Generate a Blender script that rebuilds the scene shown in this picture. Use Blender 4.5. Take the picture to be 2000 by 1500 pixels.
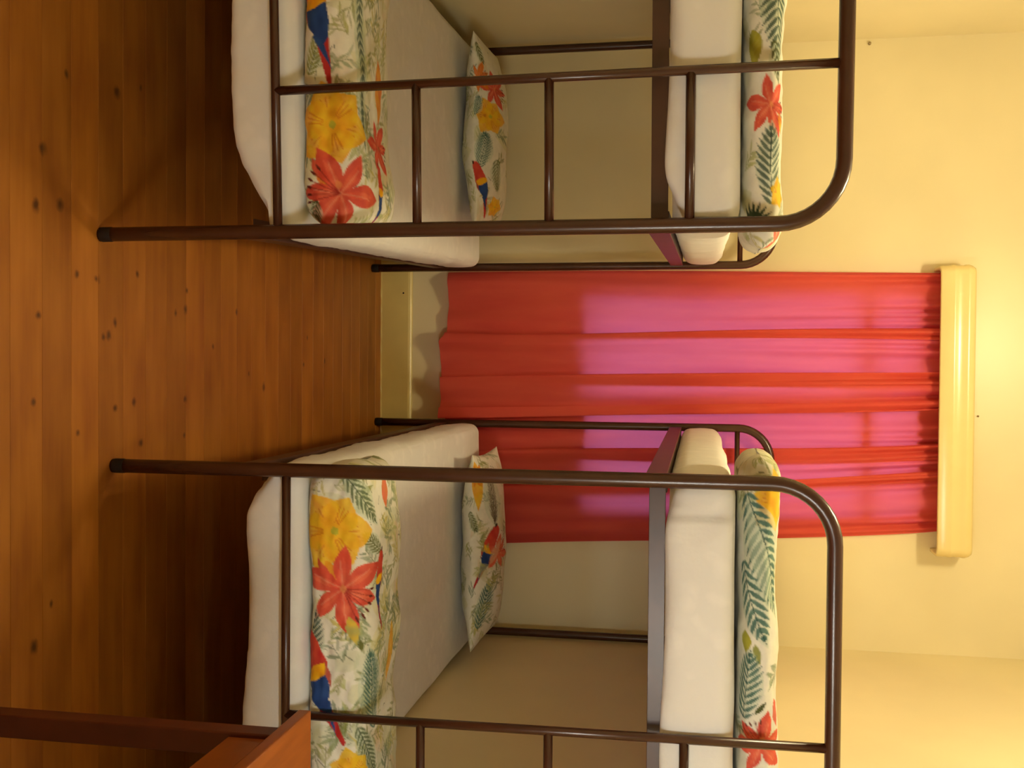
import bpy, bmesh, math, random
import numpy as np
from mathutils import Matrix, Vector

for _o in list(bpy.data.objects):
    bpy.data.objects.remove(_o, do_unlink=True)
scene = bpy.context.scene
COL = scene.collection
random.seed(7)
rng = np.random.default_rng(11)

# ------------------------------------------------------------------ camera
CAM_H = 1.436
PITCH, ROLL, YAW, FPX = 0.17919, 0.01137, 0.02021, 2023.4
cam_data = bpy.data.cameras.new('camera')
cam_data.sensor_fit = 'HORIZONTAL'
cam_data.sensor_width = 36.0
cam_data.lens = FPX / 2000.0 * 36.0
cam_data.clip_start = 0.05
cam = bpy.data.objects.new('camera', cam_data)
COL.objects.link(cam)
_rz = Matrix.Rotation(-YAW, 3, 'Z')
_F = _rz @ Vector((0, math.cos(PITCH), -math.sin(PITCH)))
_U = _rz @ Vector((0, math.sin(PITCH), math.cos(PITCH)))
_R = _rz @ Vector((1, 0, 0))
_ex = _U * math.cos(ROLL) - _R * math.sin(ROLL)      # the phone was held upright, the picture lies on its side
_ey = -(_U * math.sin(ROLL) + _R * math.cos(ROLL))
_ez = -_F
cam.matrix_world = Matrix(((_ex.x, _ey.x, _ez.x, 0), (_ex.y, _ey.y, _ez.y, 0), (_ex.z, _ey.z, _ez.z, CAM_H), (0, 0, 0, 1)))
scene.camera = cam

# ------------------------------------------------------------------ world, exposure
world = bpy.data.worlds.new('dusk_sky')
scene.world = world
world.use_nodes = True
_bg = world.node_tree.nodes['Background']
_bg.inputs['Color'].default_value = (0.66, 0.70, 1.0, 1)
SKY = 2.6
_bg.inputs['Strength'].default_value = SKY
LAMP = 57.0                # watts of light per bulb
LAMP_COL = (1.0, 0.85, 0.51)
DESK = 310.0               # watts, white paper globe floor lamp beside the viewer
DESK_COL = (0.96, 0.98, 0.95)
vs = scene.view_settings
vs.view_transform = 'Standard'
vs.look = 'None'
vs.gamma = 1.0
vs.use_curve_mapping = False
vs.exposure = 0.0
scene.cycles.max_bounces = 7
scene.cycles.diffuse_bounces = 5
scene.cycles.glossy_bounces = 3
scene.cycles.transparent_max_bounces = 6
scene.cycles.use_light_tree = False
scene.cycles.adaptive_threshold = 0.03
scene.cycles.sample_clamp_indirect = 6.0

# ------------------------------------------------------------------ room measures (metres)
YW = 4.57                 # back wall
YF = -1.9                 # wall behind the camera
XL, XR = -1.372, 1.207
CEIL = 3.12
W, LB, H = 0.917, 2.122, 1.75

# ------------------------------------------------------------------ helpers
def lin(r, g, b):
    def f(c):
        c /= 255.0
        return c / 12.92 if c <= 0.04045 else ((c + 0.055) / 1.055) ** 2.4
    return (f(r), f(g), f(b))

def link(o, parent=None):
    COL.objects.link(o)
    if parent is not None:
        o.parent = parent
    return o

def tag(o, label=None, cat=None, group=None, kind=None):
    if label: o['label'] = label
    if cat: o['category'] = cat
    if group: o['group'] = group
    if kind: o['kind'] = kind
    return o

def empty(name, loc=(0, 0, 0), rz=0.0):
    o = bpy.data.objects.new(name, None)
    o.location = loc
    o.rotation_euler = (0, 0, rz)
    o.empty_display_size = 0.1
    return link(o)

def mesh_obj(name, verts, faces, mat, parent=None, smooth=False):
    me = bpy.data.meshes.new(name)
    me.from_pydata([tuple(map(float, v)) for v in verts], [], faces)
    if smooth:
        me.polygons.foreach_set('use_smooth', [True] * len(me.polygons))
    if mat: me.materials.append(mat)
    me.update()
    return link(bpy.data.objects.new(name, me), parent)

def bm_obj(name, bm, mat, parent=None, smooth=False):
    bmesh.ops.recalc_face_normals(bm, faces=bm.faces)
    me = bpy.data.meshes.new(name)
    bm.to_mesh(me); bm.free()
    if smooth:
        me.polygons.foreach_set('use_smooth', [True] * len(me.polygons))
    if mat: me.materials.append(mat)
    return link(bpy.data.objects.new(name, me), parent)

def box(bm, x0, x1, y0, y1, z0, z1, bev=0.0, seg=2):
    r = bmesh.ops.create_cube(bm, size=1.0)
    vv = r['verts']
    for v in vv:
        v.co = Vector(((x0 + x1) / 2 + v.co.x * (x1 - x0), (y0 + y1) / 2 + v.co.y * (y1 - y0), (z0 + z1) / 2 + v.co.z * (z1 - z0)))
    if bev > 0:
        ed = {e for v in vv for e in v.link_edges}
        bmesh.ops.bevel(bm, geom=list(ed), offset=bev, segments=seg, affect='EDGES', profile=0.5)

def box_obj(name, b, mat, parent=None, bev=0.0, seg=2):
    bm = bmesh.new(); box(bm, *b, bev=bev, seg=seg)
    return bm_obj(name, bm, mat, parent)

def tube(name, path, r, mat, parent=None, sides=14, caps=True):
    """Sweep a circle along a polyline (parallel transport)."""
    P = [Vector(p) for p in path]
    n = len(P)
    T = []
    for i in range(n):
        a = P[max(i - 1, 0)]; b = P[min(i + 1, n - 1)]
        T.append((b - a).normalized())
    ref = Vector((0, 1, 0)) if abs(T[0].y) < 0.9 else Vector((1, 0, 0))
    N = (ref - T[0] * ref.dot(T[0])).normalized()
    V, Fc = [], []
    for i in range(n):
        N = (N - T[i] * N.dot(T[i])).normalized()
        B = T[i].cross(N)
        for k in range(sides):
            a = 2 * math.pi * k / sides
            V.append(P[i] + (N * math.cos(a) + B * math.sin(a)) * r)
    for i in range(n - 1):
        for k in range(sides):
            k2 = (k + 1) % sides
            Fc.append((i * sides + k, (i + 1) * sides + k, (i + 1) * sides + k2, i * sides + k2))
    if caps:
        Fc.append(tuple(range(sides)))
        Fc.append(tuple((n - 1) * sides + k for k in reversed(range(sides))))
    o = mesh_obj(name, V, Fc, mat, parent, smooth=True)
    return o

# ------------------------------------------------------------------ materials
def new_mat(name):
    m = bpy.data.materials.new(name)
    m.use_nodes = True
    nt = m.node_tree
    return m, nt, nt.nodes, nt.links, nt.nodes['Principled BSDF']

def noise(nodes, links, vec, scale, detail=3.0, rough=0.5, dims=None):
    n = nodes.new('ShaderNodeTexNoise')
    n.inputs['Scale'].default_value = scale
    n.inputs['Detail'].default_value = detail
    n.inputs['Roughness'].default_value = rough
    if vec is not None: links.new(vec, n.inputs['Vector'])
    return n

def ramp(nodes, links, fac, stops):
    r = nodes.new('ShaderNodeValToRGB')
    el = r.color_ramp.elements
    while len(el) < len(stops): el.new(0.5)
    for e, (p, c) in zip(el, stops):
        e.position = p; e.color = (*c, 1)
    links.new(fac, r.inputs['Fac'])
    return r

def bump(nodes, links, height, bsdf, strength, dist):
    b = nodes.new('ShaderNodeBump')
    b.inputs['Strength'].default_value = strength
    b.inputs['Distance'].default_value = dist
    links.new(height, b.inputs['Height'])
    links.new(b.outputs['Normal'], bsdf.inputs['Normal'])

def simple_mat(name, c0, c1, scale, rough, spec=0.5, bump_s=0.0, bump_d=0.002, bscale=None, coat=0.0):
    m, nt, N, L, B = new_mat(name)
    tc = N.new('ShaderNodeTexCoord')
    n = noise(N, L, tc.outputs['Object'], scale)
    r = ramp(N, L, n.outputs['Fac'], [(0.35, c0), (0.65, c1)])
    L.new(r.outputs['Color'], B.inputs['Base Color'])
    B.inputs['Roughness'].default_value = rough
    B.inputs['Specular IOR Level'].default_value = spec
    B.inputs['Coat Weight'].default_value = coat
    if bump_s:
        n2 = noise(N, L, tc.outputs['Object'], bscale or scale * 6, 4)
        bump(N, L, n2.outputs['Fac'], B, bump_s, bump_d)
    return m

M = {}
WALLC = (0.85, 0.745, 0.46)
M['wall'] = simple_mat('cream_wall_paint', WALLC, tuple(c * 0.93 for c in WALLC), 2.2, 0.34, 0.4, 0.12, 0.003, 26)
M['ceiling'] = simple_mat('white_ceiling_paint', (0.82, 0.78, 0.66), (0.78, 0.74, 0.62), 3, 0.7, 0.3)
M['trim'] = simple_mat('yellowed_gloss_trim_paint', (0.74, 0.60, 0.22), (0.68, 0.54, 0.20), 7, 0.32, 0.5, 0.1, 0.002, 40)
M['pelmet'] = simple_mat('cream_gloss_pelmet_paint', (0.86, 0.70, 0.33), (0.83, 0.67, 0.30), 5, 0.22, 0.5)
M['bed'] = simple_mat('dark_brown_gloss_metal_paint', lin(62, 33, 20), lin(72, 40, 25), 9, 0.27, 0.55)
M['plate'] = simple_mat('dark_brown_steel_angle_paint', lin(60, 34, 22), lin(72, 42, 28), 9, 0.40, 0.6)
M['rubber'] = simple_mat('black_rubber', (0.012, 0.008, 0.007), (0.02, 0.014, 0.012), 30, 0.6, 0.3)
M['nail'] = simple_mat('dull_nail_steel', lin(160, 140, 95), lin(130, 110, 70), 80, 0.4, 0.5)
M['dark'] = simple_mat('dark_hole', (0.01, 0.008, 0.006), (0.015, 0.01, 0.008), 60, 0.8, 0.1)
M['plank_under'] = simple_mat('dark_subfloor', (0.03, 0.015, 0.006), (0.04, 0.02, 0.008), 6, 0.8, 0.2)
M['winframe'] = simple_mat('white_window_frame_paint', (0.75, 0.7, 0.55), (0.72, 0.66, 0.5), 8, 0.35, 0.4)
M['brass'] = simple_mat('aged_brass_fitting', lin(150, 120, 60), lin(120, 95, 50), 20, 0.35, 0.6)

# white sheet with a faint woven floral damask
m, nt, N, L, B = new_mat('white_damask_sheet')
tc = N.new('ShaderNodeTexCoord')
vo = N.new('ShaderNodeTexVoronoi'); vo.inputs['Scale'].default_value = 16
nz = noise(N, L, tc.outputs['Object'], 9, 3)
mx = N.new('ShaderNodeMixRGB'); mx.inputs['Fac'].default_value = 0.12
L.new(tc.outputs['Object'], mx.inputs['Color1']); L.new(nz.outputs['Color'], mx.inputs['Color2'])
L.new(mx.outputs['Color'], vo.inputs['Vector'])
r = ramp(N, L, vo.outputs['Distance'], [(0.18, (0.845, 0.825, 0.78)), (0.42, (0.80, 0.785, 0.745))])
L.new(r.outputs['Color'], B.inputs['Base Color'])
B.inputs['Roughness'].default_value = 0.75
B.inputs['Specular IOR Level'].default_value = 0.2
B.inputs['Sheen Weight'].default_value = 0.1
nb = noise(N, L, tc.outputs['Object'], 14, 4)
bump(N, L, nb.outputs['Fac'], B, 0.32, 0.012)
M['sheet'] = m

# printed cotton: the print is a colour attribute computed below
m, nt, N, L, B = new_mat('tropical_print_cotton')
at = N.new('ShaderNodeAttribute'); at.attribute_name = 'print'
tc = N.new('ShaderNodeTexCoord')
nz = noise(N, L, tc.outputs['Object'], 40, 3)
rr = ramp(N, L, nz.outputs['Fac'], [(0.3, (0.9, 0.9, 0.9)), (0.7, (1, 1, 1))])
mu = N.new('ShaderNodeMixRGB'); mu.blend_type = 'MULTIPLY'; mu.inputs['Fac'].default_value = 1
L.new(at.outputs['Color'], mu.inputs['Color1']); L.new(rr.outputs['Color'], mu.inputs['Color2'])
L.new(mu.outputs['Color'], B.inputs['Base Color'])
B.inputs['Roughness'].default_value = 0.7
B.inputs['Specular IOR Level'].default_value = 0.2
nb = noise(N, L, tc.outputs['Object'], 16, 3)
bump(N, L, nb.outputs['Fac'], B, 0.25, 0.008)
M['print'] = m

# curtain: thin dyed cloth, lets daylight through
m, nt, N, L, B = new_mat('thin_red_curtain_cloth')
tc = N.new('ShaderNodeTexCoord')
mp = N.new('ShaderNodeMapping'); mp.inputs['Scale'].default_value = (6, 6, 1.2)
L.new(tc.outputs['Object'], mp.inputs['Vector'])
nz = noise(N, L, mp.outputs['Vector'], 3, 4)
rr = ramp(N, L, nz.outputs['Fac'], [(0.3, (0.80, 0.105, 0.065)), (0.7, (0.88, 0.145, 0.08))])
L.new(rr.outputs['Color'], B.inputs['Base Color'])
B.inputs['Roughness'].default_value = 0.6
B.inputs['Specular IOR Level'].default_value = 0.25
tr = N.new('ShaderNodeBsdfTranslucent'); tr.inputs['Color'].default_value = (0.80, 0.20, 0.36, 1)
mixs = N.new('ShaderNodeMixShader'); mixs.inputs['Fac'].default_value = 0.42
L.new(B.outputs['BSDF'], mixs.inputs[1]); L.new(tr.outputs['BSDF'], mixs.inputs[2])
L.new(mixs.outputs['Shader'], N['Material Output'].inputs['Surface'])
M['curtain'] = m

# window glass (thin)
m, nt, N, L, B = new_mat('thin_window_glass')
tp = N.new('ShaderNodeBsdfTransparent'); tp.inputs['Color'].default_value = (0.95, 0.97, 0.96, 1)
gl = N.new('ShaderNodeBsdfGlossy'); gl.inputs['Roughness'].default_value = 0.03
fr = N.new('ShaderNodeFresnel'); fr.inputs['IOR'].default_value = 1.45
mixs = N.new('ShaderNodeMixShader')
L.new(fr.outputs['Fac'], mixs.inputs['Fac']); L.new(tp.outputs['BSDF'], mixs.inputs[1]); L.new(gl.outputs['BSDF'], mixs.inputs[2])
L.new(mixs.outputs['Shader'], N['Material Output'].inputs['Surface'])
M['glass'] = m

# lamp bulb
m, nt, N, L, B = new_mat('warm_lamp_bulb_glow')
B.inputs['Base Color'].default_value = (0.9, 0.85, 0.7, 1)
B.inputs['Emission Color'].default_value = (*LAMP_COL, 1)
B.inputs['Emission Strength'].default_value = 8.0
m.cycles.emission_sampling = 'NONE'
M['bulb'] = m

# floor boards: pine grain along X, colour varies per board, knots where the floor has them
KNOTS = [(-0.467, 2.077), (-0.201, 2.207), (-0.196, 2.286), (-0.224, 2.471), (-0.099, 2.063), (-0.145, 2.726), (-0.133, 2.671), (-0.094, 2.368),
         (-0.061, 2.339), (-0.057, 2.316), (0.109, 2.724), (0.107, 2.456), (0.119, 2.368), (0.171, 2.21), (0.211, 2.721), (0.215, 2.489), (0.093, 2.045),
         (0.04, 3.147), (-0.154, 3.056), (-0.089, 3.653), (0.01, 3.618), (0.084, 3.264), (-0.004, 3.835), (-0.043, 2.896), (-0.199, 2.735),
         (-0.655, 2.167), (-0.667, 2.375), (-0.707, 2.488), (-0.339, 2.055), (-0.353, 2.142), (0.632, 2.047), (0.552, 2.108)]
def floor_mat(knots):
    m, nt, N, L, B = new_mat('varnished_pine_boards')
    geo = N.new('ShaderNodeNewGeometry')
    oi = N.new('ShaderNodeObjectInfo')
    mp = N.new('ShaderNodeMapping'); mp.inputs['Scale'].default_value = (1.6, 26, 26)
    ad = N.new('ShaderNodeVectorMath'); ad.operation = 'ADD'
    mul = N.new('ShaderNodeVectorMath'); mul.operation = 'SCALE'; mul.inputs['Scale'].default_value = 37.0
    cx = N.new('ShaderNodeCombineXYZ'); L.new(oi.outputs['Random'], cx.inputs['X'])
    L.new(cx.outputs['Vector'], mul.inputs['Vector'])
    L.new(geo.outputs['Position'], ad.inputs[0]); L.new(mul.outputs['Vector'], ad.inputs[1])
    L.new(ad.outputs['Vector'], mp.inputs['Vector'])
    g1 = noise(N, L, mp.outputs['Vector'], 1.0, 5, 0.6)
    mp2 = N.new('ShaderNodeMapping'); mp2.inputs['Scale'].default_value = (3.2, 9, 9)
    L.new(ad.outputs['Vector'], mp2.inputs['Vector'])
    g2 = noise(N, L, mp2.outputs['Vector'], 1.0, 3, 0.5)
    grain = N.new('ShaderNodeMath'); grain.operation = 'ADD'
    h1 = N.new('ShaderNodeMath'); h1.operation = 'MULTIPLY'; h1.inputs[1].default_value = 0.36
    h2 = N.new('ShaderNodeMath'); h2.operation = 'MULTIPLY'; h2.inputs[1].default_value = 0.64
    L.new(g1.outputs['Fac'], h1.inputs[0]); L.new(g2.outputs['Fac'], h2.inputs[0])
    L.new(h1.outputs[0], grain.inputs[0]); L.new(h2.outputs[0], grain.inputs[1])
    rr = ramp(N, L, grain.outputs[0], [(0.30, (0.205, 0.060, 0.009)), (0.5, (0.31, 0.110, 0.013)), (0.70, (0.40, 0.152, 0.022))])
    tone = N.new('ShaderNodeMapRange'); tone.inputs['To Min'].default_value = 0.84; tone.inputs['To Max'].default_value = 1.1
    L.new(oi.outputs['Random'], tone.inputs['Value'])
    tm = N.new('ShaderNodeMixRGB'); tm.blend_type = 'MULTIPLY'; tm.inputs['Fac'].default_value = 1
    L.new(rr.outputs['Color'], tm.inputs['Color1']); L.new(tone.outputs['Result'], tm.inputs['Color2'])
    col_out = tm.outputs['Color']
    if knots:
        nd = noise(N, L, geo.outputs['Position'], 60, 2)
        acc = None
        for i, (kx, ky) in enumerate(knots):
            k = N.new('ShaderNodeMapping')
            sx = random.uniform(65, 140); sy = sx * random.uniform(0.9, 1.5)
            k.inputs['Scale'].default_value = (sx, sy, 0)
            k.inputs['Location'].default_value = (-kx * sx, -ky * sy, 0)
            L.new(geo.outputs['Position'], k.inputs['Vector'])
            ln = N.new('ShaderNodeVectorMath'); ln.operation = 'LENGTH'
            L.new(k.outputs['Vector'], ln.inputs[0])
            if acc is None: acc = ln.outputs['Value']
            else:
                mn = N.new('ShaderNodeMath'); mn.operation = 'MINIMUM'
                L.new(acc, mn.inputs[0]); L.new(ln.outputs['Value'], mn.inputs[1]); acc = mn.outputs[0]
        nad = N.new('ShaderNodeMath'); nad.operation = 'ADD'
        L.new(acc, nad.inputs[0]); L.new(nd.outputs['Fac'], nad.inputs[1])
        kr = N.new('ShaderNodeMapRange'); kr.inputs['From Min'].default_value = 0.8; kr.inputs['From Max'].default_value = 1.9
        kr.inputs['To Min'].default_value = 0.9; kr.inputs['To Max'].default_value = 0.0
        L.new(nad.outputs[0], kr.inputs['Value'])
        km = N.new('ShaderNodeMixRGB'); km.inputs['Color2'].default_value = (0.055, 0.016, 0.004, 1)
        L.new(kr.outputs['Result'], km.inputs['Fac']); L.new(tm.outputs['Color'], km.inputs['Color1'])
        col_out = km.outputs['Color']
    L.new(col_out, B.inputs['Base Color'])
    B.inputs['Roughness'].default_value = 0.42
    B.inputs['Specular IOR Level'].default_value = 0.35
    bump(N, L, g1.outputs['Fac'], B, 0.12, 0.002)
    return m
M['floor'] = floor_mat([])

# table wood
m, nt, N, L, B = new_mat('red_brown_varnished_wood')
tc = N.new('ShaderNodeTexCoord')
mp = N.new('ShaderNodeMapping'); mp.inputs['Scale'].default_value = (18, 2.0, 6)
L.new(tc.outputs['Object'], mp.inputs['Vector'])
g = noise(N, L, mp.outputs['Vector'], 2.0, 5, 0.6)
rr = ramp(N, L, g.outputs['Fac'], [(0.3, (0.20, 0.050, 0.007)), (0.7, (0.31, 0.085, 0.012))])
L.new(rr.outputs['Color'], B.inputs['Base Color'])
B.inputs['Roughness'].default_value = 0.33
M['table'] = m
M['table_leg'] = simple_mat('dark_red_leg_wood', (0.075, 0.016, 0.009), (0.10, 0.022, 0.011), 12, 0.4, 0.4)  # legs: one tone, darker and redder than the table top

# ------------------------------------------------------------------ the room
WX0, WX1, WZ0, WZ1 = -0.325, 0.665, 0.915, 2.36        # back window opening
T = 0.22
bm = bmesh.new()
box(bm, XL - T, WX0, YW, YW + T, 0, CEIL); box(bm, WX1, XR + T, YW, YW + T, 0, CEIL)
box(bm, WX0, WX1, YW, YW + T, 0, WZ0); box(bm, WX0, WX1, YW, YW + T, WZ1, CEIL)
tag(bm_obj('wall_back', bm, M['wall']), 'cream painted wall behind the red curtains', 'wall', kind='structure')
tag(box_obj('wall_left', (XL - T, XL, YF, YW, 0, CEIL), M['wall']), 'cream side wall beside the bunk bed far from the table', 'wall', kind='structure')
tag(box_obj('wall_right', (XR, XR + T, YF, YW, 0, CEIL), M['wall']), 'cream side wall beside the bunk bed near the table', 'wall', kind='structure')
tag(box_obj('wall_front', (XL - T, XR + T, YF - T, YF, 0, CEIL), M['wall']), 'cream wall behind the viewer', 'wall', kind='structure')
tag(box_obj('ceiling', (XL - T, XR + T, YF - T, YW + T, CEIL, CEIL + 0.15), M['ceiling']), 'white ceiling high above the bunk beds', 'ceiling', kind='structure')

floor = tag(box_obj('floor', (XL, XR, YF, YW, -0.12, -0.022), M['plank_under']), 'varnished pine plank floor running under both bunk beds', 'floor', kind='structure')
PW = 0.109
bm = bmesh.new()
box(bm, XL + 0.001, XR - 0.001, 0.0005, PW - 0.0005, -0.022, 0.0, bev=0.0004, seg=1)
first = bm_obj('plank', bm, M['floor'], floor)
y = 1.968 - PW * 36
ys = []
while y < YW - 0.001:
    ys.append(y); y += PW
first.location = (0, ys[0], 0)
for yy in ys[1:]:
    if yy < YF: continue
    if yy + PW > YW: continue
    c = first.copy(); c.location = (0, yy, 0); link(c, floor)
    kn = [k for k in KNOTS if yy - 0.012 < k[1] < yy + PW + 0.012]
    if kn:
        c.material_slots[0].link = 'OBJECT'
        c.material_slots[0].material = floor_mat(kn)
last = max(v for v in ys if v + PW <= YW) + PW
if YW - last > 0.005:
    box_obj('plank', (XL + 0.001, XR - 0.001, last + 0.0009, YW - 0.001, -0.022, 0.0), M['floor'], floor, bev=0.0016, seg=1)
bpy.data.objects.remove(first, do_unlink=True)      # the pattern board lies behind the wall

# skirting boards: moulded top, wavy paint line at the floor
def baseboard(name, p0, p1, nrm, label):
    p0, p1, nrm = Vector(p0), Vector(p1), Vector(nrm)
    d = p1 - p0; n = max(40, int(d.length / 0.02))
    prof = [(0.001, 0.0), (0.017, 0.0), (0.016, 0.006), (0.016, 0.128), (0.013, 0.137), (0.008, 0.143), (0.001, 0.146)]
    V, Fc = [], []
    for i in range(n + 1):
        q = p0 + d * (i / n)
        for j, (o, z) in enumerate(prof):
            if j == 1: o = 0.0165 + 0.0035 * abs(math.sin(i * 2.1) * math.sin(i * 0.73 + 1.0))
            if j == 2: z = 0.004 + 0.004 * abs(math.sin(i * 1.7 + 0.5)); 
            V.append(q + nrm * o + Vector((0, 0, z)))
    k = len(prof)
    for i in range(n):
        for j in range(k - 1):
            Fc.append((i * k + j, (i + 1) * k + j, (i + 1) * k + j + 1, i * k + j + 1))
    Fc.append(tuple(range(k))); Fc.append(tuple(n * k + j for j in reversed(range(k))))
    o = mesh_obj(name, V, Fc, M['trim'])
    bm = bmesh.new(); bm.from_mesh(o.data); bmesh.ops.recalc_face_normals(bm, faces=bm.faces); bm.to_mesh(o.data); bm.free()
    return tag(o, label, 'skirting', kind='structure')
bb = baseboard('baseboard_back', (XL, YW, 0), (XR, YW, 0), (0, -1, 0), 'yellowed skirting board under the red curtains')
baseboard('baseboard_left', (XL, YF, 0), (XL, YW - 0.02, 0), (1, 0, 0), 'yellowed skirting board behind the bunk bed far from the table')
baseboard('baseboard_right', (XR, YF, 0), (XR, YW - 0.02, 0), (-1, 0, 0), 'yellowed skirting board behind the bunk bed near the table')
hole = tube('nail_hole', [(-0.316, YW - 0.0155, 0.106), (-0.316, YW - 0.0172, 0.106)], 0.004, M['dark'], bb, 8)

# windows
def window(name, x0, x1, z0, z1, mats, label, rot=None, mull=True, transom=0.0):
    """Built in a local frame: opening in the XZ plane, y=0 room side of the frame."""
    root = empty(name)
    tag(root, label, 'window', kind='structure')
    fw = 0.030
    bm = bmesh.new()
    box(bm, x0, x0 + fw, 0.004, 0.064, z0, z1, 0.004); box(bm, x1 - fw, x1, 0.004, 0.064, z0, z1, 0.004)
    box(bm, x0 + fw, x1 - fw, 0.004, 0.064, z0, z0 + fw, 0.004); box(bm, x0 + fw, x1 - fw, 0.004, 0.064, z1 - fw, z1, 0.004)
    wf = bm_obj('window_frame', bm, M['winframe'], root)
    xm = (x0 + x1) / 2
    if transom:
        box_obj('transom', (x0 + fw, x1 - fw, 0.010, 0.058, transom - 0.022, transom + 0.022), M['winframe'], root, 0.003)
    zt = transom - 0.022 if transom else z1 - fw
    if mull:
        box_obj('mullion', (xm - 0.022, xm + 0.022, 0.010, 0.058, z0 + fw, zt), M['winframe'], root, 0.003)
    panes = [(x0 + fw, xm - 0.022, z0 + fw, zt), (xm + 0.022, x1 - fw, z0 + fw, zt)] if mull else [(x0 + fw, x1 - fw, z0 + fw, zt)]
    if transom: panes.append((x0 + fw, x1 - fw, transom + 0.022, z1 - fw))
    for a in panes:
        box_obj('pane', (a[0], a[1], 0.036, 0.040, a[2], a[3]), M['glass'], wf)
    box_obj('window_sill', (x0 - 0.0, x1 + 0.0, 0.066, 0.215, z0 + 0.001, z0 + 0.022), M['winframe'], root, 0.006)
    return root
w1 = window('window_1', WX0, WX1, WZ0, WZ1, M, 'daylit window hidden behind the red curtains', transom=2.13)
w1.location = (0, YW, 0)

# ------------------------------------------------------------------ ceiling lamp (above the aisle, out of the picture)
LX, LY = -0.10, 2.85
lamp = empty('ceiling_lamp', (LX, LY, CEIL))
tag(lamp, 'three-bulb ceiling lamp above the aisle between the bunk beds', 'lamp')
def lathe(name, prof, mat, parent, loc=(0, 0, 0), n=20):
    V, Fc = [], []
    for r, z in prof:
        for k in range(n):
            a = 2 * math.pi * k / n
            V.append((loc[0] + r * math.cos(a), loc[1] + r * math.sin(a), loc[2] + z))
    for i in range(len(prof) - 1):
        for k in range(n):
            k2 = (k + 1) % n
            Fc.append((i * n + k, i * n + k2, (i + 1) * n + k2, (i + 1) * n + k))
    return mesh_obj(name, V, Fc, mat, parent, smooth=True)
lathe('ceiling_rose', [(0.001, 0), (0.09, 0), (0.09, -0.012), (0.03, -0.03), (0.001, -0.03)], M['brass'], lamp)
for k in range(3):
    a = 2 * math.pi * k / 3 + 0.5
    cx_, cy_ = 0.10 * math.cos(a), 0.10 * math.sin(a)
    arm_ = tube('lamp_arm', [(0.02 * math.cos(a), 0.02 * math.sin(a), -0.02), (cx_ * 0.6, cy_ * 0.6, -0.045), (cx_, cy_, -0.05)], 0.008, M['brass'], lamp, 8)
    sock = lathe('bulb_socket', [(0.001, -0.04), (0.018, -0.042), (0.018, -0.072), (0.001, -0.074)], M['brass'], arm_, (cx_, cy_, 0), 12)
    lathe('bulb', [(0.001, -0.072), (0.014, -0.076), (0.028, -0.098), (0.032, -0.115), (0.028, -0.133), (0.016, -0.146), (0.001, -0.150)], M['bulb'], arm_, (cx_, cy_, 0), 14)
    ld = bpy.data.lights.new('bulb_light', 'POINT')
    ld.energy = LAMP; ld.color = LAMP_COL; ld.shadow_soft_size = 0.042
    lo_ = bpy.data.objects.new('bulb_light', ld); link(lo_, lamp); lo_.location = (cx_, cy_, -0.112)

# ------------------------------------------------------------------ bunk beds
RT, RS = 0.0172, 0.0108          # post and thin tube radius
def hoop_path(y):
    r, zt = 0.135, H - RT
    p = [(0, y, 0.0), (0, y, 0.4), (0, y, 0.9), (0, y, zt - r - 0.03)]
    for k in range(0, 11):
        a = math.pi - (math.pi / 2) * k / 10
        p.append((r + r * math.cos(a), y, zt - r + r * math.sin(a)))
    p.append((W / 2, y, zt))
    for k in range(0, 11):
        a = math.pi / 2 - (math.pi / 2) * k / 10
        p.append((W - r + r * math.cos(a), y, zt - r + r * math.sin(a)))
    p += [(W, y, zt - r - 0.03), (W, y, 0.9), (W, y, 0.4), (W, y, 0.0)]
    return p

def bunk(loc, rz, label, end_mat):
    b = empty('bunk_bed', loc, rz)
    tag(b, label, 'bunk bed', 'pair of brown tubular bunk beds')
    hoops = {y: tube('end_hoop', hoop_path(y), RT, M['bed'], b, 18) for y in (0, LB)}
    for x in (0, W):
        for y in (0, LB):
            lathe('foot_cap', [(0.001, 0.0), (RT - 0.002, 0.0), (RT + 0.001, 0.005), (RT + 0.001, 0.030), (RT, 0.033)], M['rubber'], hoops[y], (x, y, 0.0005), 16)
    sx = W - 0.331
    tube('cross_tube', [(RT * 0.6, 0, 0.457), (W - RT * 0.6, 0, 0.457)], RS, M['bed'], b, 12)
    tube('cross_tube', [(RT * 0.6, LB, 0.457), (W - RT * 0.6, LB, 0.457)], RS, M['bed'], b, 12)
    stile = tube('ladder_stile', [(sx + 0.006, 0, 0.457), (sx - 0.004, 0, H - RT * 1.6)], RS, M['bed'], b, 12)
    for z in (0.795, 1.10, 1.41):
        tube('ladder_rung', [(sx + 0.004, 0, z), (W - RT * 0.6, 0, z)], RS, M['bed'], stile, 12)
    tube('guard_bar', [(RT * 0.6, LB, 1.595), (W - RT * 0.6, LB, 1.595)], RS, M['bed'], b, 12)
    for z0, z1 in ((0.283, 0.333), (1.312, 1.362)):
        for x, s in ((0, 1), (W, -1)):
            bm = bmesh.new()
            x0, x1 = x - 0.0025, x + 0.0025
            box(bm, x0, x1, RT * 0.5, LB - RT * 0.5, z0, z1, 0.001, 1)
            box(bm, min(x, x + s * 0.045), max(x, x + s * 0.045), 0.15, LB - 0.15, z1 - 0.005, z1 - 0.0005)
            bm_obj('side_rail', bm, M['plate'], b)
        for y in (0.052, LB - 0.052):
            if z0 < 1 and y < 1: continue
            mt = end_mat if (z0 > 1 and y < 1) else M['plate']
            box_obj('end_rail', (0.003, W - 0.003, y - 0.0025, y + 0.0025, z0 + 0.012, z1), mt, b, 0.001, 1)
    return b
LTH, RTH = 0.05293, -0.0023
LO = Vector((-0.30505 - W * math.cos(LTH), 2.30392 - W * math.sin(LTH), 0))
RO = Vector((0.26207, 2.35909, 0))
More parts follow.
